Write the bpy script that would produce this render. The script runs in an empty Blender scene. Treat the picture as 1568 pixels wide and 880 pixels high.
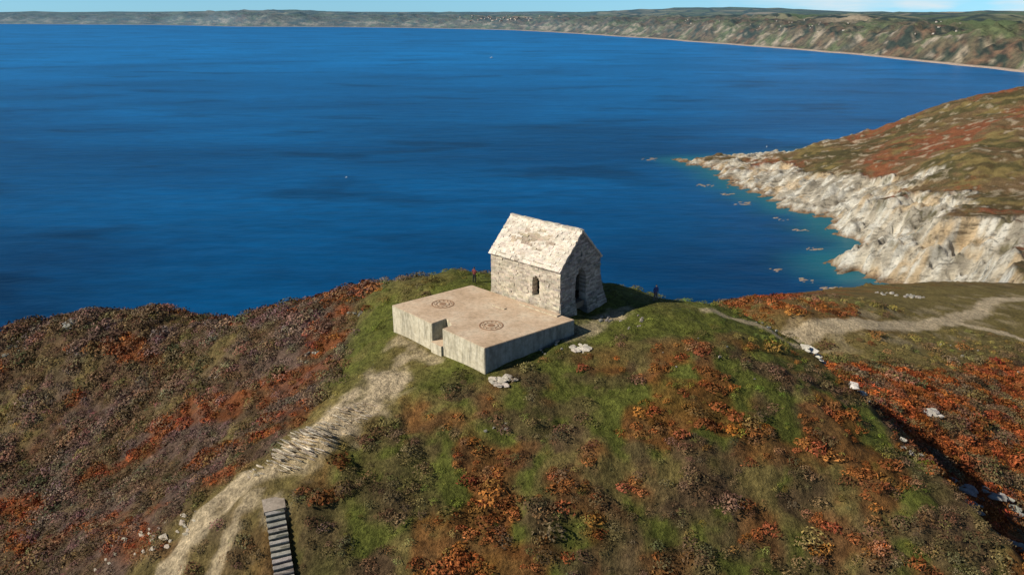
import bpy, math, numpy as np, random, bmesh
from mathutils import Vector, Matrix
random.seed(7); rng=np.random.default_rng(11)
scene=bpy.context.scene
SEA=-100.0

# ------------------------------------------------------------ noise helpers
def _h(ix,iy,seed):
    n=(ix.astype(np.int64)*374761393+iy.astype(np.int64)*668265263+seed*974711)&0xffffffff
    n=((n^(n>>13))*1274126177)&0xffffffff
    n=(n^(n>>16))&0xffffffff
    return n/4294967295.0
def pnoise(x,y,seed=0):
    x=np.asarray(x,float);y=np.asarray(y,float)
    ix=np.floor(x);iy=np.floor(y);fx=x-ix;fy=y-iy
    ux=fx*fx*fx*(fx*(fx*6-15)+10);uy=fy*fy*fy*(fy*(fy*6-15)+10)
    def g(dx,dy):
        a=_h(ix+dx,iy+dy,seed)*2*math.pi
        return np.cos(a)*(fx-dx)+np.sin(a)*(fy-dy)
    a=g(0,0);b=g(1,0);c=g(0,1);d=g(1,1)
    return ((a+(b-a)*ux)+((c+(d-c)*ux)-(a+(b-a)*ux))*uy)*1.5
def fbm(x,y,scale,seed=0,octv=4,gain=.5):
    s=0;a=1;t=0;f=1/scale
    for i in range(octv):
        s=s+a*pnoise(x*f+i*17.3,y*f-i*9.1,seed+i);t+=a;a*=gain;f*=2.03
    return s/t
def sst(a,b,x):
    t=np.clip((x-a)/(b-a),0,1);return t*t*(3-2*t)

# ------------------------------------------------------------ terrain
CP=np.array([
(-2.3,54.6,-2.5),(-11.6,64.2,-2.9),(5.9,60.6,-1.4),(-7.2,59.3,-2.8),(4.9,62,-.9),(7,63.6,-1.1),(9.4,66.6,-1.2),
(-4.1,70,-.25),(-2,70,-.3),(3,74,-1),(14.2,67.7,-.8),(12.2,73,-1.5),(15,72,-2.1),(18.1,71,-2.2),(22.3,71,-2.9),(26.2,68,-3.9),(29.5,63.6,-6),
(33.5,57.7,-9),(34.5,49.4,-10),(37.5,43.4,-12),(37.6,76,-15),(41,70,-16),(53.5,127,-27),(53,120,-30),(82,138,-34.5),(132,175,-44.5),
(74,150,-32.5),(45,140,-30.2),(100,170,-40.5),(150,200,-51),(99,127,-38),(60,89,-25),(69,84,-30),(55.7,65.5,-26),(53.6,95,-24),
(40,73,-15.5),(41.5,64.5,-16.5),(44,55,-18),(-2.2,52.7,-2.9),(12.6,59.4,-1.3),(11.6,53,-3.2),(10.7,47.3,-5.5),(10,42.8,-8),(9.6,39.9,-10),
(23,55,-4.2),(19.9,44,-9),(-4,46.5,-5),(-3.6,38.8,-9),(-12.4,54.7,-4),(-15.5,47.4,-5),(-16.3,42.4,-6.7),(-14.6,38,-9.6),(-21.6,46.7,-8),(-24.8,41.6,-11),
(-20,66.6,-7.5),(-26.4,63.9,-12),(-43,80,-18),(-46.7,89,-15.5),(-57.9,82.5,-24),(-46.7,63,-24),(-50,56,-26),(-66,81,-28),(-76,100,-19.5),
(-73.5,93,-25),(-32.6,49.2,-15),(-63,97,-15.6),(-50,95,-14.1),(-33.3,85,-9.9),(-21.8,80,-5.3),(-13.7,78,-2.9),(-6.1,77,-1.2),
(-5,95,-14),(15,95,-18),(30,88,-17),(-30,100,-20),(-60,115,-28),(-85,112,-28),(-100,120,-42),(-110,60,-55),(-80,40,-50),(-60,20,-40),
(0,20,-22),(30,20,-25),(60,20,-35),(-20,20,-25),(0,130,-45),(0,160,-65),(-60,140,-50),(100,60,-45),(120,100,-48),(200,150,-54),(200,0,-60),
(0,-60,-60),(422,620,-30),(323,610,-66),(258,620,-84),(298,420,-64),(248,421,-74),(248,481,-82),(289,464,-58),(351,507,-44),(374,615,-42),
(600,600,-12),(600,400,-38),(400,300,-55),(300,280,-60),(220,240,-64),(900,700,-10),(900,300,-30),(450,720,-58),(180,600,-93),(160,655,-98),
(210,640,-91),(300,540,-64)],float)
def _phi(dx,dy): return np.sqrt(dx*dx+dy*dy+9.0)
def _fit():
    n=len(CP);A=np.zeros((n+3,n+3));X=CP[:,0];Y=CP[:,1]
    A[:n,:n]=_phi(X[:,None]-X[None],Y[:,None]-Y[None])
    A[:n,n]=1;A[:n,n+1]=X;A[:n,n+2]=Y;A[n:,:n]=A[:n,n:].T
    b=np.zeros(n+3);b[:n]=CP[:,2];return np.linalg.solve(A,b)
W=_fit()
def rbf(x,y):
    z=W[-3]+W[-2]*x+W[-1]*y
    for i in range(len(CP)): z=z+W[i]*_phi(x-CP[i,0],y-CP[i,1])
    return z
SHORE=np.array([(-150,-200),(-190,-80),(-190,60),(-150,140),(-80,180),(0,185),(60,205),(112,236),(158,252),(180,290),(192,330),(176,340),(165,346),(158,362),
(161,379),(183,392),(197,408),(188,420),(186,440),(196,458),(193,474),(178,485),(182,505),(168,520),(172,540),(160,552),(168,575),(158,592),(164,615),(150,640),(140,668),(152,676),
(200,682),(260,700),(400,760),(700,900),(1500,1100),(1500,-200)],float)
def sdist(x,y):
    d=np.full(x.shape,1e9);ins=np.zeros(x.shape,bool);n=len(SHORE)
    for i in range(n):
        ax,ay=SHORE[i];bx,by=SHORE[(i+1)%n];ex,ey=bx-ax,by-ay
        t=np.clip(((x-ax)*ex+(y-ay)*ey)/(ex*ex+ey*ey),0,1)
        d=np.minimum(d,np.hypot(x-ax-t*ex,y-ay-t*ey))
        c=(ay>y)!=(by>y)
        xi=ax+(y-ay)*(ex)/(ey if abs(ey)>1e-9 else 1e-9)
        ins^=(c&(x<xi))
    return np.where(ins,d,-d)
PA=np.array((-2.27,54.9));PB=np.array((-11.4,64.4));PC=np.array((5.67,60.9));PD=np.array((-4.1,69.9))
def inquad(x,y,pts,m=0):
    r=np.ones(x.shape,bool);c=np.mean(pts,axis=0)
    for i in range(len(pts)):
        a=pts[i];b=pts[(i+1)%len(pts)];e=b-a;nrm=np.array((-e[1],e[0]))/np.hypot(*e)
        if np.dot(c-a,nrm)<0:nrm=-nrm
        r&=((x-a[0])*nrm[0]+(y-a[1])*nrm[1])>-m
    return r
CH_O=np.array((4.42,62.8));CX=np.array((.744,-.668));CY=np.array((.668,.744));CL=8.7;CW=6.2
def chq():return [CH_O,CH_O-CX*CL,CH_O-CX*CL+CY*CW,CH_O+CY*CW]
def seg(x,y,pts):
    d=np.full(np.shape(x),1e9)
    for (ax,ay),(bx,by) in zip(pts[:-1],pts[1:]):
        ex,ey=bx-ax,by-ay;t=np.clip(((x-ax)*ex+(y-ay)*ey)/(ex*ex+ey*ey),0,1)
        d=np.minimum(d,np.hypot(x-ax-t*ex,y-ay-t*ey))
    return d
PATH_RIDGE=[(-9.5,59.5),(-12.2,55),(-14.5,50),(-17.5,46.8),(-21.6,46),(-24.0,43),(-26.5,38)]
PATH_NECK=[(50,121),(60,125),(70,130),(82,138),(96,148),(110,160),(125,177),(150,192)]
PATH_FORK=[(96,148),(108,146),(118,138)]
TRAIL=[(19,66),(24,66.5),(28,65)]
GY_=[30,43,49,57.7,63.6,68,73];GX_=[41,38.3,35.8,34.2,31,28.7,27.5]
STEPS0=(-16.6,42.4);STEPS1=(-14.7,37.7);SZ0=-6.55;SSL=.62
def height(x,y,full=False):
    x=np.asarray(x,float);y=np.asarray(y,float)
    top=rbf(x,y)
    near=1-sst(110,200,y)
    d0=sdist(x,y)
    tipf=sst(430,500,y)
    d=d0+fbm(x,y,30,5,4)*14*sst(240,300,y)
    k=2.6+(0.62-2.6)*sst(250,330,y)+(.26-.62)*tipf
    knee=74-28*tipf
    cliff=SEA-1.2+np.where(d>0,.16*np.clip(d,0,10)+k*np.clip(d-10,0,knee)+np.maximum(k,1.2)*np.clip(d-10-knee,0,None),.3*d)
    rk=fbm(x,y,38,21,5,.55)
    su=x*.82+y*.57;sv=-x*.57+y*.82                     # strike of the beds
    strat=fbm(su/5.0,sv/1.0,7,33,4,.55);ridg=1-np.abs(fbm(su/2.2,sv,15,31,4,.55))*2.2
    cliff=cliff+(rk*11+ridg*7-3.5)*sst(3,22,d)*sst(240,320,y)*(1-.5*tipf)
    dt=top-cliff
    z=np.minimum(top,cliff)
    rock=sst(-2.5,2.5,dt+fbm(x,y,14,77,3)*7)
    far=1-near
    pl=sst(3,9,seg(x,y,[tuple(PA),tuple(PB),tuple(PC),tuple(PD)])+2.5)*sst(1,6,seg(x,y,[(13,70),(17,71)]))
    scar=sst(3.4,1.0,np.hypot((x+15.6)*.8,y-48.2))
    z=z+near*(fbm(x,y,9,1,3)*.6+fbm(x,y,2.6,2,3)*(.45+.30*sst(58,50,y)))*pl+scar*.6
    z=z+far*(1-rock)*(fbm(x,y,60,8,4)*5+fbm(x,y,10,9,3)*1.6)*sst(200,300,y)
    z=z+rock*far*(fbm(x,y,5,12,3,.6)*1.3+strat*5.0)*sst(0,8,d0)
    sx_=x-np.interp(y,GY_,GX_)+fbm(x,y,5,15,3)*1.6;yw=sst(36,44,y)*(1-sst(66,73,y))
    z=z-yw*4.9*sst(0,1.6,sx_)*(1-sst(3,15,sx_))+yw*.6*np.exp(-((sx_+1)/1.6)**2)
    p=inquad(x,y,[PA,PC,PD,PB],.25);z=np.where(p,np.minimum(z,-1.9),z)
    c=inquad(x,y,chq(),.1);z=np.where(c,np.minimum(z,-.5),z)
    ex,ey=STEPS1[0]-STEPS0[0],STEPS1[1]-STEPS0[1];L_=math.hypot(ex,ey)
    t=((x-STEPS0[0])*ex+(y-STEPS0[1])*ey)/L_;q=np.abs((x-STEPS0[0])*ey-(y-STEPS0[1])*ex)/L_
    f=sst(1.8,.8,q)*sst(-1.8,-.6,t)*sst(L_+2,L_,t)
    z=z+(SZ0-.2-SSL*np.clip(t,0,L_)-z)*f
    if full:return z,rock*sst(-4,4,d0+6)*sst(190,260,y),d0
    return z
def axis(segs):
    out=[segs[0][0]]
    for a,b,s0,s1 in segs:
        p=a
        while p<b-1e-6:
            t=(p-a)/(b-a);p=min(b,p+s0+(s1-s0)*t);out.append(p)
    return np.array(out)
xs=axis([(-420,-90,16,1.2),(-90,-30,.9,.4),(-30,46,.3,.34),(46,140,.45,1.3),(140,430,1.1,1.5),(430,1100,2.5,24)])
ys=axis([(-150,22,14,.8),(22,36,.6,.3),(36,76,.3,.33),(76,150,.4,1.0),(150,330,1.4,1.6),(330,560,1.4,1.6),(560,720,1.8,3),(720,1100,5,20)])
GX,GY=np.meshgrid(xs,ys)
Z,ROCK,DS=height(GX.ravel(),GY.ravel(),True)
X=GX.ravel();Y=GY.ravel()

# ------------------------------------------------------------ vegetation colour field (albedo)
COL={'B':np.array((.235,.070,.022)),'G':np.array((.128,.138,.028)),'H':np.array((.130,.082,.044)),'M':np.array((.155,.102,.083)),
     'O':np.array((.205,.158,.054)),'D':np.array((.050,.056,.019))}
SOIL=np.array((.52,.41,.26))
PW=2.3
def weights(x,y):
    n1=fbm(x,y,16,41,3);n2=fbm(x,y,6,42,3);n3=fbm(x,y,3,43,3);n4=fbm(x,y,7,44,3);st=fbm(x*.45+y*.9,(y*.45-x*.9)*.35,5,45,3)
    left=sst(-13,-21,x-(y-50)*.05)
    xg=np.interp(y,GY_,GX_)
    right=sst(-1,3,x-xg)
    right=np.where(y>73,sst(26,34,x),right)
    mid=(1-left)*(1-right)
    neck=sst(22,10,seg(x,y,PATH_NECK))+sst(62,90,x)*sst(130,150,y)*.6
    low=sst(61,53,y-(x-2)*.22)
    w={}
    w['B']=mid*sst(-.02,.36,n1*.6+n2+n3*.45+.10*sst(52,44,y)+.08*sst(8,25,x))*low*1.0+left*sst(.10,.33,st+n1*.5)*1.15+right*np.clip(.58+n2*1.5+n1*.7,0,2)*(1-.85*np.clip(neck,0,1))+.9*sst(14,5,np.hypot((x-58)*.5,y-133))
    w['G']=mid*(.48+n4*1.15)+mid*.75*(1-low)+.30*right*sst(0.,.25,n4)+.25*left*sst(.15,.35,n4-n1)
    w['H']=mid*sst(-.25,.2,-n1*.5-n2*.5+n3)*low*.9+left*.75+right*sst(-.1,.25,-n2)*.85+.5*mid*(1-low)*sst(.1,.3,n3+n2*.5)
    w['M']=left*sst(-.2,.2,n4)*1.05+mid*sst(72,78,y)*.7
    w['O']=left*sst(.0,.3,-n1-st*.6)*.9+mid*sst(-.05,.3,n2-n4)*.8+sst(6,1.5,seg(x,y,PATH_RIDGE))*1.5+neck*1.2+.45*right*sst(0,.3,n3-n2)
    w['D']=.42*mid*sst(.06,.3,n3-n1*.5)*low+.42*left*sst(.10,.32,n3)+.3*right*sst(.15,.35,n3)
    for k in w:w[k]=np.clip(w[k],0.001,None)
    return w
def bare(x,y):
    n=fbm(x,y,2.2,61,3);nb=fbm(x,y,7,62,4)
    b=sst(1.3,.3,seg(x,y,PATH_RIDGE)+n*1.8)*.8
    b=np.maximum(b,.9*sst(1.7,.8,seg(x,y,[(-20.5,47.3),(-23.2,44),(-25.8,38)])+n*1.8))
    b=np.maximum(b,.7*sst(1.0,.4,seg(x,y,[(-19.,44),(-20.2,41),(-21.2,37.5)])+n*1.6))
    b=np.maximum(b,sst(3.4,.9,seg(x,y,[(-11.2,55.5),(-13,52.3),(-15.5,48)])+n*3.))
    b=np.maximum(b,sst(2.6,1.6,seg(x,y,PATH_NECK)+nb*1.8));b=np.maximum(b,sst(1.9,1.0,seg(x,y,PATH_FORK)+nb*1.5))
    b=np.maximum(b,.35*sst(.3,.45,nb+.2)*sst(11,5,seg(x,y,PATH_NECK)))
    b=np.maximum(b,.8*sst(.8,.3,seg(x,y,TRAIL)+n*.8))
    b=np.maximum(b,.75*sst(1.6,.3,seg(x,y,[(3,60),(7,62.5),(10.5,65.3)])+n*2.2))
    b=np.maximum(b,.6*sst(1.0,.2,seg(x,y,[(-11,63),(-7,58.5)])+n*2.))
    b=np.maximum(b,.7*sst(1.1,.6,seg(x,y,[(-16.9,43.4),STEPS0])+n*.6))
    return b
def colour(x,y):
    w=weights(x,y);tot=0;c=0
    for k,v in w.items():
        v=v**PW;tot=tot+v;c=c+v[:,None]*COL[k]
    return c/tot[:,None]
base=colour(X,Y)*.9
farb=sst(190,260,Y)
m1=fbm(X,Y,70,91,4);m2=fbm(X,Y,30,92,4);m3=fbm(X*.5+Y*.8,Y*.2-X*.2,18,93,4);m4=fbm(X,Y,8,94,3)
hill=np.zeros_like(base)+np.array((.15,.10,.05))
def mixin(a,c,f):return a+(np.array(c)-a)*f[:,None]
hill=mixin(hill,(.20,.15,.058),sst(-.05,.2,m2+m4*.4))
hill=mixin(hill,(.22,.074,.036),.85*sst(-.04,.2,m1+m3*.6+m4*.6))
hill=mixin(hill,(.075,.068,.03),.85*sst(.04,.24,m3-m1*.4+m4*.6))
hill=mixin(hill,(.38,.31,.21),.7*sst(.24,.36,m4-m2*.4))
base=base+(hill-base)*farb[:,None]
b=bare(X,Y)*(1-farb);base=base+(SOIL-base)*b[:,None]
r1=fbm(X,Y,26,101,4);SU=X*.82+Y*.57;SV=-X*.57+Y*.82;r2=fbm(SU/4,SV,5,102,4)
rc=np.zeros_like(base)+np.array((.70,.62,.48))
rc=mixin(rc,(.86,.81,.69),sst(-.02,.2,r2))
rc=mixin(rc,(.40,.35,.27),.75*sst(.06,.28,-r1*.6-r2*.8))
rc=mixin(rc,(.68,.47,.24),.65*sst(.12,.32,r1-r2*.4))
rc=mixin(rc,(.15,.13,.055),.85*sst(.2,.3,m4-r1*.5)*sst(SEA+9,SEA+22,Z))
wet=sst(SEA+2.4,SEA+.3,Z+fbm(X,Y,9,103,3)*2)
rc=mixin(rc,(.32,.21,.12),wet)
base=base+(rc-base)*ROCK[:,None]

def grid_mesh(name,nx,ny,V,cols=None,mat=None,extra=None):
    me=bpy.data.meshes.new(name)
    i=np.arange(nx*ny).reshape(ny,nx)
    q=np.stack([i[:-1,:-1],i[:-1,1:],i[1:,1:],i[1:,:-1]],-1).reshape(-1,4)
    me.vertices.add(len(V));me.vertices.foreach_set('co',V.astype(np.float32).ravel())
    me.loops.add(q.size);me.loops.foreach_set('vertex_index',q.astype(np.int32).ravel())
    me.polygons.add(len(q));me.polygons.foreach_set('loop_start',np.arange(0,q.size,4,dtype=np.int32))
    me.polygons.foreach_set('use_smooth',np.ones(len(q),bool))
    me.update(calc_edges=True)
    if cols is not None:
        a=me.attributes.new('Col','FLOAT_COLOR','POINT');c4=np.ones((len(V),4),np.float32);c4[:,:3]=cols;a.data.foreach_set('color',c4.ravel())
    for k,v in (extra or {}).items():
        a=me.attributes.new(k,'FLOAT','POINT');a.data.foreach_set('value',np.asarray(v,np.float32).ravel())
    ob=bpy.data.objects.new(name,me);scene.collection.objects.link(ob)
    if mat:me.materials.append(mat)
    return ob

# ------------------------------------------------------------ materials
class N:
    def __init__(s,name,rough=.9,spec=.2):
        s.m=bpy.data.materials.new(name);s.m.use_nodes=True;s.t=s.m.node_tree;s.b=s.t.nodes['Principled BSDF']
        s.b.inputs['Roughness'].default_value=rough;s.b.inputs['Specular IOR Level'].default_value=spec
    def n(s,t,**k):
        q=s.t.nodes.new(t)
        for a,v in k.items():setattr(q,a,v)
        return q
    def l(s,a,b):s.t.links.new(a,b)
    def pos(s,scale=(1,1,1),rz=0):
        g=s.n('ShaderNodeNewGeometry');mp=s.n('ShaderNodeMapping');mp.inputs['Scale'].default_value=scale;mp.inputs['Rotation'].default_value=(0,0,rz)
        s.l(g.outputs['Position'],mp.inputs['Vector']);return mp.outputs['Vector']
    def noise(s,vec,scale,detail=4,rough=.55):
        q=s.n('ShaderNodeTexNoise');q.inputs['Scale'].default_value=scale;q.inputs['Detail'].default_value=detail;q.inputs['Roughness'].default_value=rough
        s.l(vec,q.inputs['Vector']);return q.outputs['Fac']
    def ramp(s,fac,stops):
        r=s.n('ShaderNodeValToRGB');e=r.color_ramp.elements
        while len(e)<len(stops):e.new(.5)
        for x,(p,c) in zip(e,stops):
            x.position=p;x.color=(c,c,c,1) if not hasattr(c,'__len__') else (*c,1)
        s.l(fac,r.inputs['Fac']);return r.outputs['Color']
    def mix(s,a,b,f,mode='MIX'):
        q=s.n('ShaderNodeMix',data_type='RGBA',blend_type=mode)
        for v,i in ((f,0),(a,6),(b,7)):
            if isinstance(v,bpy.types.NodeSocket):s.l(v,q.inputs[i])
            else:q.inputs[i].default_value=v if i==0 else (*v,1)
        return q.outputs[2]
    def col(s,c):s.l(c,s.b.inputs['Base Color'])
    def bump(s,h,strength,dist):
        q=s.n('ShaderNodeBump');q.inputs['Strength'].default_value=strength;q.inputs['Distance'].default_value=dist
        s.l(h,q.inputs['Height']);s.l(q.outputs['Normal'],s.b.inputs['Normal'])
    def attr(s,name='Col'):
        q=s.n('ShaderNodeAttribute');q.attribute_name=name;return q
g=N('headland_ground',.95,.1);p=g.pos()
n1=g.noise(p,1.7,6,.7);n2=g.noise(p,.22,5,.65);n3=g.noise(p,5.5,4,.7)
c=g.mix(g.attr().outputs['Color'],g.ramp(n1,[(.3,.42),(.7,1.5)]),1,'MULTIPLY')
c=g.mix(c,g.ramp(n3,[(.3,.6),(.7,1.4)]),1,'MULTIPLY');c=g.mix(c,g.ramp(n2,[(.3,.7),(.7,1.3)]),1,'MULTIPLY')
rk=g.attr('rock').outputs['Fac']
# bedding runs along the strike (rotate so X follows it, then squash)
nr=g.noise(g.pos((.3,1.2,1.2),-math.radians(34.8)),.3,8,.7);nr2=g.noise(g.pos((.5,.5,.9)),.16,7,.7)
rcol=g.mix(g.attr().outputs['Color'],g.ramp(nr,[(.36,.4),(.47,1.),(.68,1.2)]),1,'MULTIPLY');rcol=g.mix(rcol,g.ramp(nr2,[(.34,.6),(.46,1.),(.65,1.12)]),1,'MULTIPLY')
c=g.mix(c,rcol,rk);g.col(c)
add=g.n('ShaderNodeMix',data_type='FLOAT');g.l(rk,add.inputs[0]);g.l(n1,add.inputs[2])
mul=g.n('ShaderNodeMath',operation='MULTIPLY');g.l(nr,mul.inputs[0]);mul.inputs[1].default_value=9;g.l(mul.outputs[0],add.inputs[3])
g.bump(add.outputs[0],1,.55)
grid_mesh('headland_terrain',len(xs),len(ys),np.stack([X,Y,Z],-1),base,g.m,{'rock':ROCK})

# ------------------------------------------------------------ sea
sx=axis([(-60000,-3000,12000,1500),(-3000,0,600,60),(0,420,14,14),(420,3000,60,600),(3000,60000,1500,12000)])
sy=axis([(-20000,0,5000,200),(0,180,40,14),(180,720,12,12),(720,3000,30,400),(3000,90000,1000,15000)])
SX,SY=np.meshgrid(sx,sy);SX=SX.ravel();SY=SY.ravel()
dsh=-sdist(SX,SY);sh=np.where(dsh>0,np.exp(-dsh/9.0),1)*.7+.2*np.exp(-np.clip(dsh,0,None)/60)
s=N('sea_water',.35,.08)
big=s.noise(s.pos((.0011,.0022,1)),2.2,4,.55);mid=s.noise(s.pos((.5,1.1,1)),.006,6,.6);fine=s.noise(s.pos((.5,1.3,1)),.09,4,.65)
c=s.mix((.0,.036,.112),(.0,.080,.225),s.ramp(big,[(.38,0.),(.60,1.)]))
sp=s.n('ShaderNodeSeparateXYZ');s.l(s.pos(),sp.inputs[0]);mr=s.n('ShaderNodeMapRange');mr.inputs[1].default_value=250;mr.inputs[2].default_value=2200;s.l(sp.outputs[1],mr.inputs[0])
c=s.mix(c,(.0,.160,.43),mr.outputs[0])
c=s.mix(c,s.ramp(mid,[(.3,.75),(.7,1.25)]),1,'MULTIPLY');c=s.mix(c,s.ramp(fine,[(.3,.8),(.7,1.2)]),1,'MULTIPLY')
dk=s.noise(s.pos((.005,.011,1)),1.1,4,.6);c=s.mix(c,s.ramp(dk,[(.34,.62),(.45,1.)]),1,'MULTIPLY')
c=s.mix(c,(.015,.15,.19),s.ramp(s.attr('shallow').outputs['Fac'],[(.15,0.),(.9,.85)]))
s.col(c)
w1=s.noise(s.pos((.35,1,1)),.35,5,.6);w2=s.noise(s.pos((.3,1,1)),.05,3,.5)
ad=s.n('ShaderNodeMath',operation='MULTIPLY_ADD');s.l(w2,ad.inputs[0]);ad.inputs[1].default_value=3.0;s.l(w1,ad.inputs[2])
s.bump(ad.outputs[0],.55,.55)
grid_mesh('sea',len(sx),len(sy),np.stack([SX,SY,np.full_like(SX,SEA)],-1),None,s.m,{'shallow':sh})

# ------------------------------------------------------------ far coast
C=[(1600,500),(1480,900),(1380,1250),(1240,1500),(1134,1683),(1112,2100),(1082,2463),(980,2900),(882,3294),(720,3900),(543,4401),(280,5200),(-20,5850),(-836,6650),(-1700,7100),(-2600,7250),(-3500,8100),(-6100,9000),(-9500,10300),(-14000,11500)]
C=np.array(C,float);L=np.r_[0,np.cumsum(np.hypot(*np.diff(C,axis=0).T))]
S=axis([(0,4500,15,28),(4500,L[-1]-1,40,130)])
cx=np.interp(S,L,C[:,0]);cy=np.interp(S,L,C[:,1])
def smooth(a,k):
    w=np.hanning(k*2+1);w/=w.sum();return np.convolve(np.pad(a,k,mode='edge'),w,'valid')
cx=smooth(cx,9);cy=smooth(cy,9)
tx=smooth(np.gradient(cx),14);ty=smooth(np.gradient(cy),14);tl=np.hypot(tx,ty);nx_,ny_=ty/tl,-tx/tl
OFF=np.array([-40,-15,0,8,20,32,45,60,75,92,110,130,150,172,196,222,250,285,325,370,420,480,550,640,740,860,1000,1160,1350,1560,1800,2100,2450,2850,3300,3900,4600,5500,6500],float)
OFF=np.sort(np.r_[OFF,(OFF[6:30]+OFF[7:31])/2])
dist=np.hypot(cx,cy);sc=np.clip(dist/2600,.75,1.7)
U,O=np.meshgrid(np.arange(len(S)),OFF);U=U.ravel();O=O.ravel()
cove=fbm(S/1.0,S*0,420,201,3)
FX=cx[U]+nx_[U]*(O*sc[U]+cove[U]*45);FY=cy[U]+ny_[U]*(O*sc[U]+cove[U]*45)
prof=np.interp(O,[-40,0,30,42,80,150,330,600,1000,2000,3500,6500],[-6,0,3,12,40,62,84,98,110,120,134,140])
amp=sst(35,110,O)
gul=fbm(S,S*0,170,203,3)[U]
spur=(1-np.abs(fbm(S,S*0,120,211,3))*2.6)[U]
FZ=SEA+prof+amp*(fbm(FX,FY,260,204,4)*36*(1-.4*sst(500,1500,O))+(1-np.abs(fbm(FX,FY,110,205,5,.6))*2.5)*20*(1-sst(300,900,O))-9+fbm(FX,FY,40,207,3)*9*(1-sst(250,500,O))+spur*12*(1-sst(150,400,O)))+fbm(FX,FY,2500,206,3)*50*sst(900,3000,O)-10*sst(200,700,O)+gul*amp*22*(1-sst(300,700,O))
for hx,hy,hr_,hh in((2000,8200,1300,75),(-2900,9300,1000,60),(-2700,7700,450,34),(1500,3800,700,14),(2300,3200,600,12),(3300,5200,1300,30)):
    FZ=FZ+hh*np.exp(-((FX-hx)**2+(FY-hy)**2)/hr_**2)*amp
FZ=np.where(O>60,np.maximum(FZ,SEA+8),FZ)
fc1=fbm(FX,FY,150,221,4);fc2=fbm(FX,FY,45,222,4);fc3=fbm(FX,FY,420,223,4)
fcl=np.zeros((len(FX),3))+np.array((.125,.095,.052))
fcl=mixin(fcl,(.105,.12,.048),sst(-.05,.15,fc1+fc2*.5))
fcl=mixin(fcl,(.17,.09,.05),.8*sst(.0,.2,-fc1+fc2*.7))
fcl=mixin(fcl,(.035,.042,.025),sst(.03,.16,fc2-fc1*.5))
fcl=mixin(fcl,(.40,.32,.235),.85*sst(.10,.24,fc2*.8+fc1*.4+.08*(1-sst(60,150,O))-.05)*(1-sst(80,150,O)))
fcl=mixin(fcl,(.28,.22,.14),.6*sst(.22,.34,fc2+fc3*.4))
dk_=sst(.06,.2,fc3+fc2*.35)*sst(380,800,O)*.75
fm=N('far_coast_land',.95,.1);p=fm.pos()
inl=fm.attr('inland').outputs['Fac']
def vo(f):
    v=fm.n('ShaderNodeTexVoronoi',feature=f);v.inputs['Scale'].default_value=.0036;fm.l(fm.pos((1,.7,0)),v.inputs['Vector']);return v
vor=vo('F1');ved=vo('DISTANCE_TO_EDGE')
sep=fm.n('ShaderNodeSeparateColor');fm.l(vor.outputs['Color'],sep.inputs[0])
fields=fm.ramp(sep.outputs[0],[(0,(.10,.135,.045)),(.3,(.14,.165,.06)),(.45,(.36,.30,.17)),(.6,(.11,.14,.05)),(.75,(.40,.31,.20)),(1,(.07,.09,.04))])
fields=fm.mix((.035,.045,.03),fields,fm.ramp(ved.outputs['Distance'],[(.03,0.),(.09,1.)]))
fields=fm.mix(fields,(.035,.05,.035),fm.attr('wood').outputs['Fac'])
n6=fm.noise(p,.05,5,.7);nn=fm.noise(p,.02,6,.7)
scrub=fm.mix(fm.attr().outputs['Color'],fm.ramp(n6,[(.35,.5),(.65,1.5)]),1,'MULTIPLY')
c=fm.mix(scrub,fields,fm.ramp(inl,[(.36,0.),(.52,1.)]))
c=fm.mix((.54,.41,.32),c,fm.ramp(inl,[(.026,0.),(.040,1.)]))
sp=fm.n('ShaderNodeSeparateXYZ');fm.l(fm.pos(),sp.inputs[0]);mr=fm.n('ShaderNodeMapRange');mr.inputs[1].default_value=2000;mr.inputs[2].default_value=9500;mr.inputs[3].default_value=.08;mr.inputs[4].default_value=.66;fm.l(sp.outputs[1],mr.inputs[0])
c=fm.mix(c,(.10,.20,.28),mr.outputs[0]);fm.col(c);fm.bump(nn,1,14)  # distance haze painted into the base colour, blue-grey growing along Y
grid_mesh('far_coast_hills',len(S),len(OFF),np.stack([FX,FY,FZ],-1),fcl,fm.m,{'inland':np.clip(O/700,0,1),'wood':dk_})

# ------------------------------------------------------------ generic mesh accumulator
class Acc:
    def __init__(s):s.v=[];s.f=[];s.c=[]
    def add(s,v,f,col):
        o=len(s.v);s.v+=[tuple(q) for q in v];s.f+=[tuple(o+i for i in q) for q in f];s.c+=[col]*len(f)
    def box(s,lo,hi,col,j=0,M=None):
        v=[Vector((x,y,z)) for x in(lo[0],hi[0]) for y in(lo[1],hi[1]) for z in(lo[2],hi[2])]
        v=[q+Vector([random.uniform(-j,j) for _ in range(3)]) for q in v]
        if M:v=[M@q for q in v]
        s.add(v,[(0,1,3,2),(4,6,7,5),(0,4,5,1),(2,3,7,6),(0,2,6,4),(1,5,7,3)],col)
    def make(s,name,mat,parent=None):
        me=bpy.data.meshes.new(name);me.from_pydata(s.v,[],s.f);me.materials.append(mat)
        a=me.attributes.new('Col','FLOAT_COLOR','FACE')
        a.data.foreach_set('color',np.array([(*c,1) for c in s.c],np.float32).ravel())
        me.update();ob=bpy.data.objects.new(name,me);scene.collection.objects.link(ob)
        if parent:ob.parent=parent
        return ob
def empty(name,loc=(0,0,0),rz=0):
    e=bpy.data.objects.new(name,None);e.location=loc;e.rotation_euler=(0,0,rz);scene.collection.objects.link(e);return e
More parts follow.
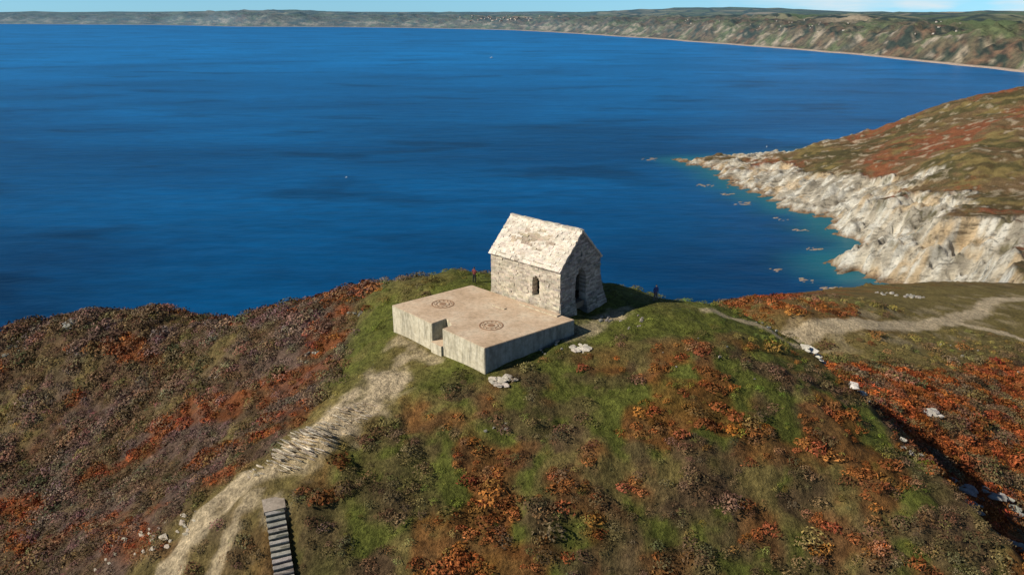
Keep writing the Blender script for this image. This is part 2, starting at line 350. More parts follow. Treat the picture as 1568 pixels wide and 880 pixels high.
def stone_mat(name,ns=4,bs=.04,lc=.78):
    m=N(name,.92,.15);p=m.pos();a=m.noise(p,ns,6,.7);b_=m.noise(p,ns*5,4,.7);l_=m.noise(p,.7,4,.6)
    c=m.mix(m.attr().outputs['Color'],m.ramp(a,[(.3,.68),(.7,1.25)]),1,'MULTIPLY');c=m.mix(c,m.ramp(b_,[(.3,.8),(.7,1.15)]),1,'MULTIPLY');c=m.mix(c,m.ramp(l_,[(.35,lc),(.6,1.08)]),1,'MULTIPLY')
    m.col(c);m.bump(b_,1,bs);return m.m
STONE=stone_mat('rubble_stone',lc=.75);SLATE=stone_mat('roof_stone',2.2,.05,.88);ROCKM=stone_mat('outcrop_rock',1.6,.12)

# ------------------------------------------------------------ chapel
chap=empty('stone_chapel',(CH_O[0],CH_O[1],0),math.atan2(-.668,.744))
EZ=4.0;AZ=7.0;TH=.75
def jc(c,a=.18):
    k=1+random.uniform(-a,a);return tuple(max(0,q*k+random.uniform(-.015,.015)) for q in c)
WC=(.58,.50,.385)
def side_open(x,z):
    if -3.35<x<-2.45 and .75<z<2.35:return True
    return (x+2.9)**2/.45**2+(z-2.35)**2/.45**2<1 and z>=2.35
def door_open(y,z):
    if abs(y-3.1)<.82 and z<2.35:return True
    return z>=2.35 and abs(y-3.1)<.82*(1-((z-2.35)/1.3)**1.6) if z<3.65 else (abs(y-3.1)<.16 and 4.6<z<5.2)
def courses(acc,length,zt,place,opening,limit=None,z0=-1.9):
    z=z0
    while z<zt:
        h=random.uniform(.13,.24);a0,a1=(0,length) if limit is None else limit(z+h*.5)
        a=a0
        while a<a1-.05:
            w=random.uniform(.25,.8);e=min(a+w,a1)
            if a1-e<.15:e=a1
            n=5;parts=[];cur=None
            for i in range(n*2):
                q0=a+(e-a)*i/(n*2);q1=a+(e-a)*(i+1)/(n*2);op=opening((q0+q1)/2,z+h/2)
                if not op:
                    if cur is None:cur=[q0,q1]
                    else:cur[1]=q1
                elif cur:parts.append(cur);cur=None
            if cur:parts.append(cur)
            for q0,q1 in parts:place(acc,q0-.008,q1+.008,z-.008,z+h+.008)
            a=e
        z+=h
def rj():return random.uniform(0,.045)+(random.uniform(.03,.07) if random.random()<.1 else 0)
def pl_w(acc,a,b_,z0,z1):
    o=rj();fl=.28*max(0,min(1,(.3-z0)/1.5))
    acc.box((a-CL,-o-fl,z0),(b_-CL,TH,z1),jc(WC,.24),.012)
def pl_e(acc,a,b_,z0,z1):
    acc.box((a-CL,CW-TH,z0),(b_-CL,CW+rj(),z1),jc(WC),.012)
def pl_g(acc,a,b_,z0,z1):
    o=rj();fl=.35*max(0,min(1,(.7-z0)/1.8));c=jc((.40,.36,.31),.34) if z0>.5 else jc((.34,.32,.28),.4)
    acc.box((-TH,a-(fl*.3 if a<.3 else 0),z0),(o+fl,b_+(max(0,min(1,(2.6-z0)/4.))*1.0 if b_>CW-.4 else 0),z1),c,.016)
def pl_b(acc,a,b_,z0,z1):
    acc.box((-CL-rj(),a,z0),(-CL+TH,b_,z1),jc(WC),.012)
def glim(z):
    if z<EZ:return (0.003,CW-.003)
    t=(z-EZ)/(AZ-EZ);return (t*CW/2+.02,CW-t*CW/2-.02)
no=lambda a,z:False
ac=Acc();courses(ac,CL,EZ,pl_w,lambda a,z:side_open(a-CL,z));ac.make('west_wall',STONE,chap)
ac=Acc();courses(ac,CL,EZ,pl_e,no);ac.make('east_wall',STONE,chap)
ac=Acc();courses(ac,CW,AZ-.15,pl_g,door_open,glim);ac.make('door_gable',STONE,chap)
ac=Acc();courses(ac,CW,AZ-.15,pl_b,no,glim);ac.make('back_gable',STONE,chap)
ac=Acc();ac.box((-CL+.1,.1,-.6),(-.1,CW-.1,.02),(.2,.17,.13));ac.make('floor',STONE,chap)
def roof(side):
    ac=Acc();run=CW/2;pitch=math.atan2(AZ-EZ,run);ln=math.hypot(run,AZ-EZ)
    for k in range(24):
        t0=-.22+k*(ln+.22)/24;x=-CL-.12
        while x<.1:
            w=random.uniform(.25,.75);e=min(x+w,.1)
            th=.12+random.uniform(-.03,.06)
            if side<0:M=Matrix.Translation((0,0,EZ))@Matrix.Rotation(pitch,4,'X')
            else:M=Matrix.Translation((0,CW,EZ))@Matrix.Rotation(math.pi,4,'Z')@Matrix.Rotation(pitch,4,'X')
            xx0,xx1=(x,e) if side<0 else (-e,-x)
            px=(x+e)/2
            lich=float(fbm(np.array([px]),np.array([t0]),.8,301,3)[0])
            u=(px+5.0)/2.6;vv=(t0-2.3)/1.1
            dark=lich*.8+.6*math.exp(-u*u-vv*vv)+random.uniform(-.25,.2)
            f=max(0,min(1,(dark-.28)/.25))*.7
            c=tuple(a*(1-f)+b*f for a,b in zip((.74,.65,.53),(.36,.26,.16)))
            ac.box((xx0-.006,t0-.05,-.02),(xx1+.006,t0+ln/24+.05,th),jc(c,.13),.03,M)
            x=e
    ac.box((-CL-.02 if side<0 else .02,0,-.25),(0.02 if side<0 else CL+.02,ln-.02,-.01),(.3,.27,.2),0,M)
    ac.make('roof_west' if side<0 else 'roof_east',SLATE,chap)
roof(-1);roof(1)
ac=Acc();x=-CL-.12
while x<.1:
    e=min(x+random.uniform(.3,.6),.1);ac.box((x,CW/2-.17,AZ-.02),(e,CW/2+.17,AZ+.2+random.uniform(-.03,.06)),jc((.68,.60,.48)),.025);x=e
ac.make('ridge_stones',SLATE,chap)

# ------------------------------------------------------------ gun platform
pm=N('weathered_concrete',.88,.2);p=pm.pos()
a=pm.noise(p,.35,6,.65);b_=pm.noise(p,2.5,5,.7);d=pm.noise(p,14,3,.6)
c=pm.ramp(a,[(.3,(.50,.35,.22)),(.5,(.63,.46,.31)),(.68,(.70,.56,.40))])
c=pm.mix(c,pm.ramp(b_,[(.28,.68),(.5,1.),(.72,1.18)]),1,'MULTIPLY');c=pm.mix(c,pm.ramp(d,[(.3,.85),(.7,1.1)]),1,'MULTIPLY')
br=pm.n('ShaderNodeTexBrick');br.inputs['Scale'].default_value=.3;br.inputs['Mortar Size'].default_value=.006;br.offset=.0
br.inputs['Brick Width'].default_value=1.0;br.inputs['Row Height'].default_value=1.0
br.inputs['Color1'].default_value=(1,1,1,1);br.inputs['Color2'].default_value=(.9,.92,.94,1);br.inputs['Mortar'].default_value=(.7,.68,.66,1)
mp=pm.n('ShaderNodeMapping');mp.inputs['Rotation'].default_value=(0,0,math.radians(45));gg=pm.n('ShaderNodeNewGeometry');pm.l(gg.outputs['Position'],mp.inputs['Vector']);pm.l(mp.outputs[0],br.inputs['Vector'])
c=pm.mix(c,br.outputs['Color'],.8,'MULTIPLY')
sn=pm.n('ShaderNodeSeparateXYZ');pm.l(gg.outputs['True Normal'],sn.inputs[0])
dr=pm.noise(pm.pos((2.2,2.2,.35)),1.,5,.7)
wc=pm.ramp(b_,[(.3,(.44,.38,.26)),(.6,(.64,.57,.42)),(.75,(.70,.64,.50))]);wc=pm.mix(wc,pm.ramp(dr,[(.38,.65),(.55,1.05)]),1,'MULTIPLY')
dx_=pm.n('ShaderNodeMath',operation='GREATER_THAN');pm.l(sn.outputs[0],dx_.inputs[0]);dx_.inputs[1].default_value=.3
wc=pm.mix(wc,pm.mix(wc,(.45,.53,.64),1,'MULTIPLY'),dx_.outputs[0])  # walls turned from the sun: blue-grey shade painted into their colour
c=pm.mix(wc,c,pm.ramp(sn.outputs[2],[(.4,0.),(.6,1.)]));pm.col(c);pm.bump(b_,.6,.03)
plat=empty('gun_platform')
def prism(name,poly,z0,z1,mat,parent=None,bev=.04):
    bm=bmesh.new();vs=[bm.verts.new((x,y,z1)) for x,y in poly];f=bm.faces.new(vs);bm.normal_update()
    if f.normal.z<0:f.normal_flip()
    r=bmesh.ops.extrude_face_region(bm,geom=[f]);ev=[q for q in r['geom'] if isinstance(q,bmesh.types.BMVert)]
    bmesh.ops.translate(bm,verts=ev,vec=(0,0,z0-z1));bmesh.ops.recalc_face_normals(bm,faces=bm.faces)
    if bev:bmesh.ops.bevel(bm,geom=bm.edges[:],offset=bev,segments=2,affect='EDGES')
    me=bpy.data.meshes.new(name);bm.to_mesh(me);bm.free();me.materials.append(mat)
    o=bpy.data.objects.new(name,me);scene.collection.objects.link(o)
    if parent:o.parent=parent
    return o
e=(PA-PB)/np.linalg.norm(PA-PB);inn=np.array((-e[1],e[0]));inn=inn if np.dot(inn,PC-PB)>0 else -inn
n0=PB+e*6.1;n1_=PB+e*7.6
poly=[PB,n0,n0+inn*1.7,n1_+inn*1.1,n1_,PA,PC,PD]
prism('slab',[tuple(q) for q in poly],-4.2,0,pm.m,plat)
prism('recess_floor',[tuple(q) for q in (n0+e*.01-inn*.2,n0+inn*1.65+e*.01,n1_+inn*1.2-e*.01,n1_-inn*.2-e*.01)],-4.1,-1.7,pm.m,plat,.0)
def obox(name,c,ang,sx_,sy_,z0,z1,mat,par,bev=.02):
    ca,sa=math.cos(ang),math.sin(ang)
    pts=[(c[0]+ca*a-sa*b,c[1]+sa*a+ca*b) for a,b in((-sx_/2,-sy_/2),(sx_/2,-sy_/2),(sx_/2,sy_/2),(-sx_/2,sy_/2))]
    return prism(name,pts,z0,z1,mat,par,bev)
ang=math.atan2(-.668,.744)
obox('sill_slab',(2.6,63.2),ang,4.6,.6,-.1,.12,pm.m,plat)
obox('shell_locker_slab',(-1.2,63.9),ang,1.6,.35,-.1,.08,pm.m,plat)
rust=N('rusted_iron',.8,.3);p=rust.pos();rust.col(rust.ramp(rust.noise(p,5,5,.7),[(.3,(.22,.12,.07)),(.6,(.36,.22,.13)),(.8,(.46,.33,.22))]))
def ring(c,R):
    bm=bmesh.new()
    for r0,r1,z in((0.0,R*.30,.03),(R*.52,R*.58,.035),(R*.88,R,.03)):
        n=48;vs=[]
        for i in range(n):
            a=i/n*2*math.pi;co,si=math.cos(a),math.sin(a)
            vs.append([bm.verts.new((c[0]+co*q,c[1]+si*q,zz)) for q,zz in((max(r0,.02),-.01),(max(r0,.02)+.01,z),(r1-.01,z),(r1,-.01))])
        for i in range(n):
            a,b=vs[i],vs[(i+1)%n]
            for k in range(3):bm.faces.new((a[k],a[k+1],b[k+1],b[k]))
    for i in range(12):
        a=i/12*2*math.pi
        bmesh.ops.create_cone(bm,cap_ends=True,segments=6,radius1=.04,radius2=.04,depth=.12,matrix=Matrix.Translation((c[0]+math.cos(a)*R*.72,c[1]+math.sin(a)*R*.72,.05)))
    me=bpy.data.meshes.new('gun_mount_ring');bm.to_mesh(me);bm.free();me.materials.append(rust.m)
    o=bpy.data.objects.new('gun_mount_ring',me);scene.collection.objects.link(o);o.parent=plat
ring((-6.6,64.7),1.1);ring((-1.85,59.6),1.1)

# ------------------------------------------------------------ steps
st=Acc();dx,dy=STEPS1[0]-STEPS0[0],STEPS1[1]-STEPS0[1];ln=math.hypot(dx,dy);dx/=ln;dy/=ln;sa=math.atan2(dy,dx)
for i in range(15):
    M=Matrix.Translation((STEPS0[0]+dx*i*.36,STEPS0[1]+dy*i*.36,SZ0-i*.36*SSL))@Matrix.Rotation(sa+random.uniform(-.03,.03),4,'Z')
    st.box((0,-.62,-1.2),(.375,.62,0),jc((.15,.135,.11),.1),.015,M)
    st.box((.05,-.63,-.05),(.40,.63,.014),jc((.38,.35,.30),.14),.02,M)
M=Matrix.Translation((STEPS0[0],STEPS0[1],SZ0))@Matrix.Rotation(sa,4,'Z');st.box((-1.5,-.75,-.7),(.0,.75,.04),(.40,.33,.26),.06,M)
st.make('concrete_steps',STONE)

# ------------------------------------------------------------ rocks
def rock_poly(acc,c,size,col,R,n=14,ja=.14):
    bm=bmesh.new()
    for i in range(n):
        v=Vector((random.gauss(0,1),random.gauss(0,1),random.gauss(0,1))).normalized()
        v=Vector((v.x*size[0],v.y*size[1],v.z*size[2]))*random.uniform(.8,1.05)
        bm.verts.new(R@v+Vector(c))
    bmesh.ops.convex_hull(bm,input=bm.verts[:]);bm.verts.ensure_lookup_table()
    vs=[v for v in bm.verts if v.link_faces];ix={v:i for i,v in enumerate(vs)}
    acc.add([v.co for v in vs],[[ix[v] for v in f.verts] for f in bm.faces],jc(col,ja));bm.free()
def outcrop(cx,cy,rad,n,strike,size,col=(.52,.46,.37),lift=0.,tilt=.6,zf=None,thin=.2,wide=.55,ja=.14):
    acc=Acc()
    for i in range(n):
        a=random.uniform(0,6.28);r=rad*math.sqrt(random.random())
        x=cx+math.cos(a)*r*1.25;y=cy+math.sin(a)*r*.8
        z=float(height(np.array([x]),np.array([y]))[0]) if zf is None else zf
        k=random.uniform(.5,1.25)*(1.15-.5*r/rad)
        R=Matrix.Rotation(strike+random.uniform(-.12,.12),3,'Z')@Matrix.Rotation(tilt+random.uniform(-.1,.1),3,'X')
        rock_poly(acc,(x,y,z+lift*k),(size*k,size*wide*k,size*thin*k),col,R,14,ja)
    return acc.make('rock_outcrop',ROCKM)
# bedded slabs dipping away from the viewer: their broken edges catch the sun as parallel ledges
outcrop(-16.0,47.3,2.0,120,-.5,.95,(.76,.65,.49),.30,-.75,thin=.10,wide=.45,ja=.28)
outcrop(-13.2,51.6,2.0,70,-.5,.6,(.66,.55,.40),.06,-.6,thin=.12,wide=.45,ja=.25)
outcrop(-14.6,49.6,2.2,40,-.5,.45,(.62,.52,.38),.06,-.5,thin=.14,ja=.22)
outcrop(-18.8,47,1.3,14,-.5,.45,(.60,.51,.38),.08,-.4)
outcrop(-.7,53.9,.9,18,-.5,.6,(.58,.51,.41),.2,.5)
outcrop(6.2,58.6,.8,18,-.6,.55,(.54,.48,.39),.1,.6)
outcrop(3.4,58.9,1.6,14,.8,.3,(.44,.38,.3),.05)
outcrop(8.8,64,.8,10,.8,.45,(.36,.33,.28),.1)
outcrop(12,62.6,1.8,10,.8,.35,(.42,.36,.28),.05)
outcrop(29.3,64.8,1.1,16,-.7,.6,(.62,.58,.5),.3,.9)
outcrop(32.4,60.3,.8,8,-.7,.65,(.70,.66,.58),.4,.9)
outcrop(34,54,.9,6,-.7,.5,(.5,.46,.4),.2,.9)
outcrop(26,68,1.5,8,.8,.35,(.5,.46,.38),.1)
for q in((47,63.5),(45.5,59.5),(46.5,55.5)):outcrop(q[0],q[1],1.6,10,-.7,.85,(.34,.32,.28),.4,.8)
outcrop(54,67,2.2,14,-.7,1.0,(.38,.36,.32),.5,.8)
outcrop(55,84,1.6,8,-.7,1.0,(.40,.37,.32),.4,.8)
outcrop(-63,96,1.0,12,.6,.8,(.5,.47,.4),.5,.9)
outcrop(-74,98,2.5,9,.6,.6,(.42,.4,.33),.2,.9)
outcrop(-21,69,.9,9,.6,.5,(.5,.46,.36),.15,.9)
outcrop(-17,72,.9,6,.6,.45,(.5,.46,.36),.15,.9)
outcrop(-31,48,2.6,12,-.5,.45,(.5,.44,.34),.1,.6)
outcrop(-26,45.5,2.6,18,-.5,.5,(.54,.47,.36),.1,.6)
outcrop(17,57,3.5,8,.6,.32,(.45,.4,.33),.05,.6)
outcrop(98,172,5,26,.6,1.2,(.50,.45,.36),.1,.6)
outcrop(90,125,8,10,.6,.8,(.48,.43,.37),.1,.6)
outcrop(-1,48.8,1.5,4,.6,.3,(.45,.4,.33),.05,.6)
for (x,y,r,n_) in ((138,361,3,5),(148,345,4,6),(179,436,4,9),(163,503,6,12),(150,560,6,12),(128,668,8,10),(157,333,5,9),(172,398,5,9),(176,462,5,8),(160,530,5,8)):
    outcrop(x,y,r,n_,.3,3.0,(.38,.29,.20),-.2,.12,zf=SEA)

# ------------------------------------------------------------ scrub vegetation (leaf clumps)
def proto(n,kind):
    T=[]
    for i in range(n):
        a=rng.uniform(0,6.283);lob=1+.25*math.sin(3*a+n)
        if kind=='frond':
            r=math.sqrt(rng.uniform(0,1));z=.50*(1-r*r*.7)*rng.uniform(.6,1.2);s=rng.uniform(.08,.17)
        else:
            r=math.sqrt(rng.uniform(0,1));z=.7*math.sqrt(max(0,1-r*r*.9))*rng.uniform(.65,1.15);s=rng.uniform(.07,.15)
        c=np.array((math.cos(a)*r*lob,math.sin(a)*r*lob,z))
        nn=c*np.array((1,1,1.3))+rng.normal(0,.45,3);nn/=np.linalg.norm(nn)
        t=np.cross(nn,rng.normal(0,1,3));t/=np.linalg.norm(t);bt=np.cross(nn,t)
        el=1.9 if kind=='frond' else 1.1
        T.append([c+t*s*el,c-t*s*.7+bt*s*.6,c-t*s*.7-bt*s*.6])
    return np.array(T)
PR={'frond':[proto(100,'frond') for _ in range(5)],'heath':[proto(110,'heath') for _ in range(5)]}
def scatter(name,K,N0,region,mat,size,dens=1.):
    x=rng.uniform(region[0],region[1],N0);y=rng.uniform(region[2],region[3],N0)
    dist=np.hypot(x,y);m=(np.abs(x)<.78*y+10)
    m&=~inquad(x,y,[PA,PC,PD,PB],.9)&~inquad(x,y,chq(),1.0)
    m&=bare(x,y)<.15
    m&=seg(x,y,PATH_NECK[:6])>4.0
    m&=seg(x,y,[(-16.9,43.6),STEPS0,STEPS1])>1.25
    m&=seg(x,y,[(14.2,67.7),(15.5,72)])>2.2
    m&=rng.uniform(0,1,N0)<np.clip((95/dist)**1.3,0,1)
    x=x[m];y=y[m]
    w=weights(x,y);tot=sum(v**PW for v in w.values())
    pr=sum(w[k]**PW for k in K)/tot*dens
    near_pl=sst(8,2.5,seg(x,y,[(-10,62),(3,57),(15,66)]))
    pr=pr*(1-.75*near_pl)
    m=rng.uniform(0,1,len(x))<pr;x=x[m];y=y[m];z=height(x,y);n=len(x)
    w=weights(x,y);cc=np.zeros((n,3));tt=0
    for k in K:cc+=(w[k]**PW)[:,None]*COL[k];tt=tt+w[k]**PW
    cc/=tt[:,None]
    cc=(cc*.68+colour(x,y)*.32)*1.3
    kind='frond' if K==('B',) else 'heath'
    V=[];Cc=[];idx=rng.integers(0,5,n)
    sc=size*rng.uniform(.45,1.4,n)*np.clip(np.hypot(x,y)/75,.8,1.5)*np.clip(1+fbm(x,y,4.5,402,2)*.8,.5,1.5);an=rng.uniform(0,6.283,n)
    hv=fbm(x,y,2.,401,2)+.4*fbm(x,y,9.,403,2)
    for p_ in range(5):
        q=np.where(idx==p_)[0];P=PR[kind][p_]
        c_,s_=np.cos(an[q])[:,None,None],np.sin(an[q])[:,None,None]
        vx=(P[None,:,:,0]*c_-P[None,:,:,1]*s_)*sc[q][:,None,None]+x[q][:,None,None]
        vy=(P[None,:,:,0]*s_+P[None,:,:,1]*c_)*sc[q][:,None,None]+y[q][:,None,None]
        vz=P[None,:,:,2]*sc[q][:,None,None]*.95+z[q][:,None,None]-.08
        V.append(np.stack([vx,vy,vz],-1).reshape(-1,3))
        br=rng.uniform(.6,1.35,(len(q),1,1))*(1+hv[q][:,None,None]*.6)*rng.uniform(.65,1.35,(len(q),P.shape[0],1))
        col=cc[q][:,None,:]*br;col=col*(1+rng.normal(0,.12,(len(q),1,3)))
        Cc.append(np.repeat(np.clip(col,0,1).reshape(-1,3),3,axis=0))
    V=np.concatenate(V).astype(np.float32);Cc=np.concatenate(Cc);nt=len(V)//3
    me=bpy.data.meshes.new(name);me.vertices.add(len(V));me.vertices.foreach_set('co',V.ravel())
    me.loops.add(len(V));me.loops.foreach_set('vertex_index',np.arange(len(V),dtype=np.int32))
    me.polygons.add(nt);me.polygons.foreach_set('loop_start',np.arange(0,nt*3,3,dtype=np.int32));me.update(calc_edges=True)
    a=me.attributes.new('Col','FLOAT_COLOR','POINT');c4=np.ones((len(V),4),np.float32);c4[:,:3]=Cc;a.data.foreach_set('color',c4.ravel())
    me.materials.append(mat);o=bpy.data.objects.new(name,me);scene.collection.objects.link(o)
lf=N('scrub_foliage',.9,.1);lf.col(lf.attr().outputs['Color']);LEAF=lf.m
REG=(-95,110,26,150)
scatter('bracken',('B',),46000,REG,LEAF,.72)
scatter('heather_scrub',('H','M'),46000,REG,LEAF,.75)
scatter('gorse_bushes',('D',),36000,REG,LEAF,1.05)
scatter('grass_tussocks',('G','O'),46000,REG,LEAF,.45,.28)

# ------------------------------------------------------------ people
def solid(name,c,r=.8):
    m=N(name,r,.2);p=m.pos();m.col(m.mix(c,tuple(q*.6 for q in c),m.noise(p,9,3,.5)));return m.m
SKIN=solid('skin',(.5,.3,.22));HAIR=solid('hair',(.06,.04,.03))
def person(name,loc,face,jacket,trousers,arm_pose):
    V=[];E=[];R=[]
    def v(p,r,par=None):
        V.append(p);R.append(r);i=len(V)-1
        if par is not None:E.append((par,i))
        return i
    pel=v((0,0,.95),(.16,.12));wa=v((0,.0,1.12),(.15,.12),pel);ch=v((0,0,1.32),(.19,.13),wa);ns=v((0,0,1.47),(.075,.07),ch)
    nk=v((0,-.01,1.53),(.055,.055),ns);h1=v((0,-.02,1.61),(.078,.085),nk);h2=v((0,-.01,1.69),(.08,.095),h1);v((0,0,1.75),(.055,.06),h2)
    v((0,-.115,1.63),(.014,.014),h1)
    for sx_ in(-1,1):
        sh_=v((sx_*.2,0,1.42),(.07,.07),ch)
        el=v((sx_*.28,.03,1.14),(.055,.055),sh_)
        wr=v((sx_*(.27 if arm_pose=='down' else .1),-.05 if arm_pose=='down' else -.24,.90 if arm_pose=='down' else 1.2),(.03,.028),el)
        d=Vector((0,-.02,-1)).normalized() if arm_pose=='down' else Vector((-sx_*.5,-.6,.25)).normalized()
        pal=v(tuple(Vector(V[wr])+d*.07),(.034,.018),wr)
        for k in range(4):
            off=Vector((0,(k-1.5)*.021,0)) if arm_pose=='down' else Vector((0,0,(k-1.5)*.021))
            f1=v(tuple(Vector(V[pal])+d*.055+off),(.0095,.0095),pal);v(tuple(Vector(V[f1])+d*(.045-.006*abs(k-1.3))+Vector((-sx_*.012,0,0))),(.008,.008),f1)
        t1=v(tuple(Vector(V[wr])+d*.04+Vector((-sx_*.01,-.045,.0))),(.011,.011),pal);v(tuple(Vector(V[t1])+d*.035+Vector((0,-.012,0))),(.009,.009),t1)
        hp=v((sx_*.1,0,.88),(.1,.1),pel);kn=v((sx_*.14,-.02,.5),(.07,.07),hp);an_=v((sx_*.17,.02,.09),(.045,.05),kn)
        v((sx_*.18,-.14,.04),(.042,.035),an_)
    me=bpy.data.meshes.new(name);me.from_pydata(V,E,[]);o=bpy.data.objects.new(name,me);scene.collection.objects.link(o)
    o.modifiers.new('s','SKIN')
    for i,d in enumerate(me.skin_vertices[0].data):d.radius=R[i];d.use_root=(i==0)
    m=o.modifiers.new('b','SUBSURF');m.levels=m.render_levels=2
    bpy.context.view_layer.update()
    ev=o.evaluated_get(bpy.context.evaluated_depsgraph_get());nm=bpy.data.meshes.new_from_object(ev);o.modifiers.clear();o.data=nm
    for m_ in(solid(name+'_jacket',jacket),solid(name+'_trousers',trousers),SKIN,HAIR,solid(name+'_shoe',(.03,.03,.03))):nm.materials.append(m_)
    for f in nm.polygons:
        c=f.center;k=0
        if c.z<.98 and abs(c.x)<.22:k=1
        if c.z<.09:k=4
        if c.z>1.53:k=2
        if c.z>1.68 or (c.z>1.58 and c.y>.01):k=3
        if arm_pose=='down' and .6<c.z<.90 and abs(c.x)>.23:k=2
        if arm_pose!='down' and c.y<-.23 and 1<c.z<1.4:k=2
        f.material_index=k;f.use_smooth=True
    o.location=loc;o.rotation_euler=(0,0,face);return o
zz=float(height(np.array([14.2]),np.array([67.4]))[0])
person('person_standing',(14.2,67.4,zz-.02),.5,(.08,.10,.26),(.16,.13,.14),'down')
zz=float(height(np.array([-3.9]),np.array([71.2]))[0])
person('person_at_platform',(-3.9,71.2,zz-.02),2.4,(.20,.05,.05),(.03,.03,.035),'hold')

# ------------------------------------------------------------ far village and boats
vm=N('village_render',.8,.2);vm.col(vm.attr().outputs['Color'])
ac=Acc()
FZg=FZ.reshape(len(OFF),len(S));FXg=FX.reshape(FZg.shape);FYg=FY.reshape(FZg.shape)
def house(i,j,s):
    x,y,z=FXg[j,i]+random.uniform(-12,12),FYg[j,i]+random.uniform(-12,12),FZg[j,i]-1
    M=Matrix.Translation((x,y,z))@Matrix.Rotation(random.uniform(0,3.1),4,'Z');a,b,h=s*random.uniform(.8,1.5),s*.6,s*.55
    ac.box((-a,-b,-2),(a,b,h),random.choice([(.6,.58,.53),(.5,.46,.4),(.4,.35,.3)]),0,M)
    v=[M@Vector(q) for q in((-a,-b,h),(a,-b,h),(a,b,h),(-a,b,h),(-a,0,h*1.8),(a,0,h*1.8))]
    ac.add(v,[(0,1,5,4),(2,3,4,5),(0,4,3),(1,2,5)],random.choice([(.2,.16,.15),(.3,.2,.15)]))
for _ in range(210):
    q=random.random();i=int(np.argmin(abs(cy-(random.gauss(3000,600) if q<.6 else random.gauss(6100,160)))));j=random.randint(12,30)
    house(i,j,2.8 if q<.6 else 8)
ac.make('coastal_village',vm.m)
wm=N('boat_paint',.4,.4);wm.b.inputs['Base Color'].default_value=(.8,.8,.78,1)
def boat(x,y,rz,k=1):
    bm=bmesh.new();L_=[(-3,.9),(-1,1.15),(1,1.05),(2.4,.6),(3.3,.02)];rows=[]
    for a,b in L_:rows.append([bm.verts.new(q) for q in((a,-b,1.0+.08*a*.6),(a*.95,-b*.6,.0),(a*.95,b*.6,.0),(a,b,1.0+.08*a*.6))])
    for r0,r1 in zip(rows[:-1],rows[1:]):
        for i in range(3):bm.faces.new((r0[i],r1[i],r1[i+1],r0[i+1]))
        bm.faces.new((r0[3],r1[3],r1[0],r0[0]))
    bm.faces.new(rows[0])
    bmesh.ops.create_cube(bm,size=1,matrix=Matrix.Translation((.2,0,1.6))@Matrix.Diagonal((1.8,1.3,1.3,1)))
    bmesh.ops.create_cone(bm,cap_ends=True,segments=8,radius1=.05,radius2=.03,depth=3,matrix=Matrix.Translation((.2,0,3.2)))
    bmesh.ops.recalc_face_normals(bm,faces=bm.faces)
    me=bpy.data.meshes.new('small_boat');bm.to_mesh(me);bm.free();me.materials.append(wm.m);o=bpy.data.objects.new('small_boat',me);scene.collection.objects.link(o)
    o.location=(x,y,SEA-.3);o.rotation_euler=(0,0,rz);o.scale=(k,k,k)
boat(-60,2250,.4,1.6);boat(255,735,1.,.4);boat(-135,590,.5,.4)

# ------------------------------------------------------------ light, sky, camera
EL=math.radians(37);AZM=math.atan2(-.95,-.30)
to=Vector((math.sin(AZM)*math.cos(EL),math.cos(AZM)*math.cos(EL),math.sin(EL)))
sd=bpy.data.lights.new('sun','SUN');sd.energy=5.0;sd.angle=math.radians(.53);sd.color=(1,.93,.80)
so=bpy.data.objects.new('sun',sd);so.rotation_euler=to.to_track_quat('Z','Y').to_euler();scene.collection.objects.link(so)
w=bpy.data.worlds.new('World');scene.world=w;w.use_nodes=True;nt=w.node_tree;bg=nt.nodes['Background']
def wn(t,**k):
    q=nt.nodes.new(t)
    for a,v in k.items():setattr(q,a,v)
    return q
sk=wn('ShaderNodeTexSky',sky_type='NISHITA');sk.sun_disc=False;sk.sun_elevation=EL;sk.sun_rotation=AZM;sk.altitude=100;sk.ozone_density=4.0;sk.air_density=1.0;sk.dust_density=.1
tc=wn('ShaderNodeTexCoord');sz=wn('ShaderNodeSeparateXYZ');nt.links.new(tc.outputs['Generated'],sz.inputs[0])
hr=wn('ShaderNodeMapRange');hr.inputs[1].default_value=.0;hr.inputs[2].default_value=.14;nt.links.new(sz.outputs[2],hr.inputs[0])
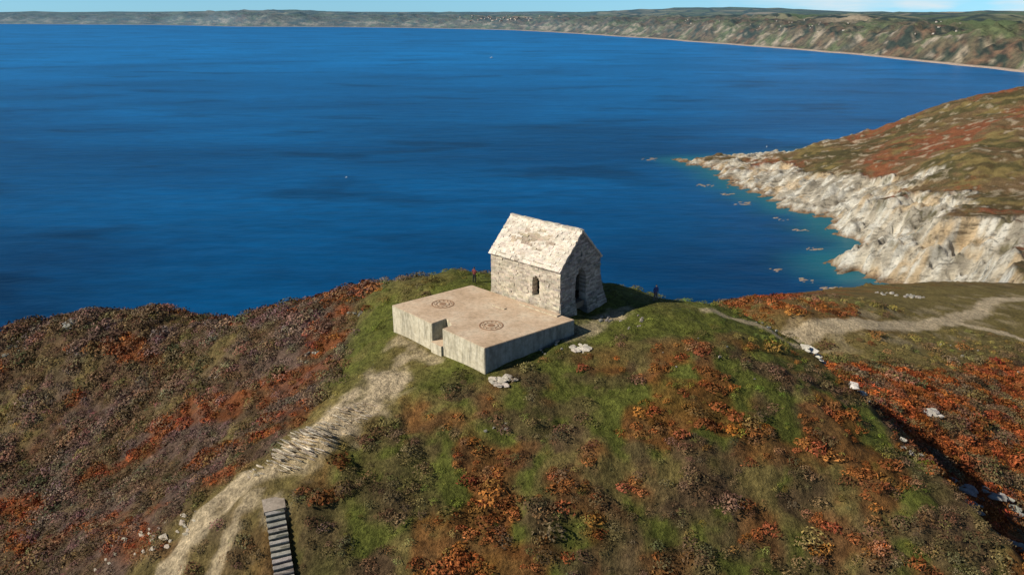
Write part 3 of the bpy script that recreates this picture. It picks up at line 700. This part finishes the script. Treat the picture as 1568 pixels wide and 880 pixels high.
tint=wn('ShaderNodeMix',data_type='RGBA');nt.links.new(hr.outputs[0],tint.inputs[0]);tint.inputs[6].default_value=(.95,2.0,3.4,1);tint.inputs[7].default_value=(.85,.96,1.08,1)
ml=wn('ShaderNodeMix',data_type='RGBA',blend_type='MULTIPLY');ml.inputs[0].default_value=1;nt.links.new(sk.outputs[0],ml.inputs[6]);nt.links.new(tint.outputs[2],ml.inputs[7])
mp=wn('ShaderNodeMapping');mp.inputs['Scale'].default_value=(5,5,36);nz=wn('ShaderNodeTexNoise');nz.inputs['Scale'].default_value=1.3;nz.inputs['Detail'].default_value=6
nt.links.new(tc.outputs['Generated'],mp.inputs[0]);nt.links.new(mp.outputs[0],nz.inputs['Vector'])
rp=wn('ShaderNodeValToRGB');rp.color_ramp.elements[0].position=.42;rp.color_ramp.elements[1].position=.6;nt.links.new(nz.outputs['Fac'],rp.inputs[0])
cm=wn('ShaderNodeMapRange');cm.inputs[1].default_value=.3;cm.inputs[2].default_value=.12;nt.links.new(sz.outputs[2],cm.inputs[0])
cmul=wn('ShaderNodeMath',operation='MULTIPLY');nt.links.new(rp.outputs[0],cmul.inputs[0]);nt.links.new(cm.outputs[0],cmul.inputs[1])
xm=wn('ShaderNodeMapRange');xm.inputs[1].default_value=.2;xm.inputs[2].default_value=.45;nt.links.new(sz.outputs[0],xm.inputs[0])
cm2=wn('ShaderNodeMath',operation='MULTIPLY');nt.links.new(cmul.outputs[0],cm2.inputs[0]);nt.links.new(xm.outputs[0],cm2.inputs[1])
mx=wn('ShaderNodeMix',data_type='RGBA');nt.links.new(cm2.outputs[0],mx.inputs[0]);nt.links.new(ml.outputs[2],mx.inputs[6]);mx.inputs[7].default_value=(15.5,16.5,17.,1)
nt.links.new(mx.outputs[2],bg.inputs['Color']);bg.inputs['Strength'].default_value=.051
scene.view_settings.view_transform='Standard';scene.view_settings.look='None';scene.view_settings.exposure=0
cam=bpy.data.cameras.new('camera');cam.sensor_width=36;cam.lens=36*1120/1568;cam.clip_end=200000;cam.clip_start=.5
co=bpy.data.objects.new('camera',cam);co.location=(0,0,26);co.rotation_euler=(math.radians(90-20.6),0,0);scene.collection.objects.link(co);scene.camera=co
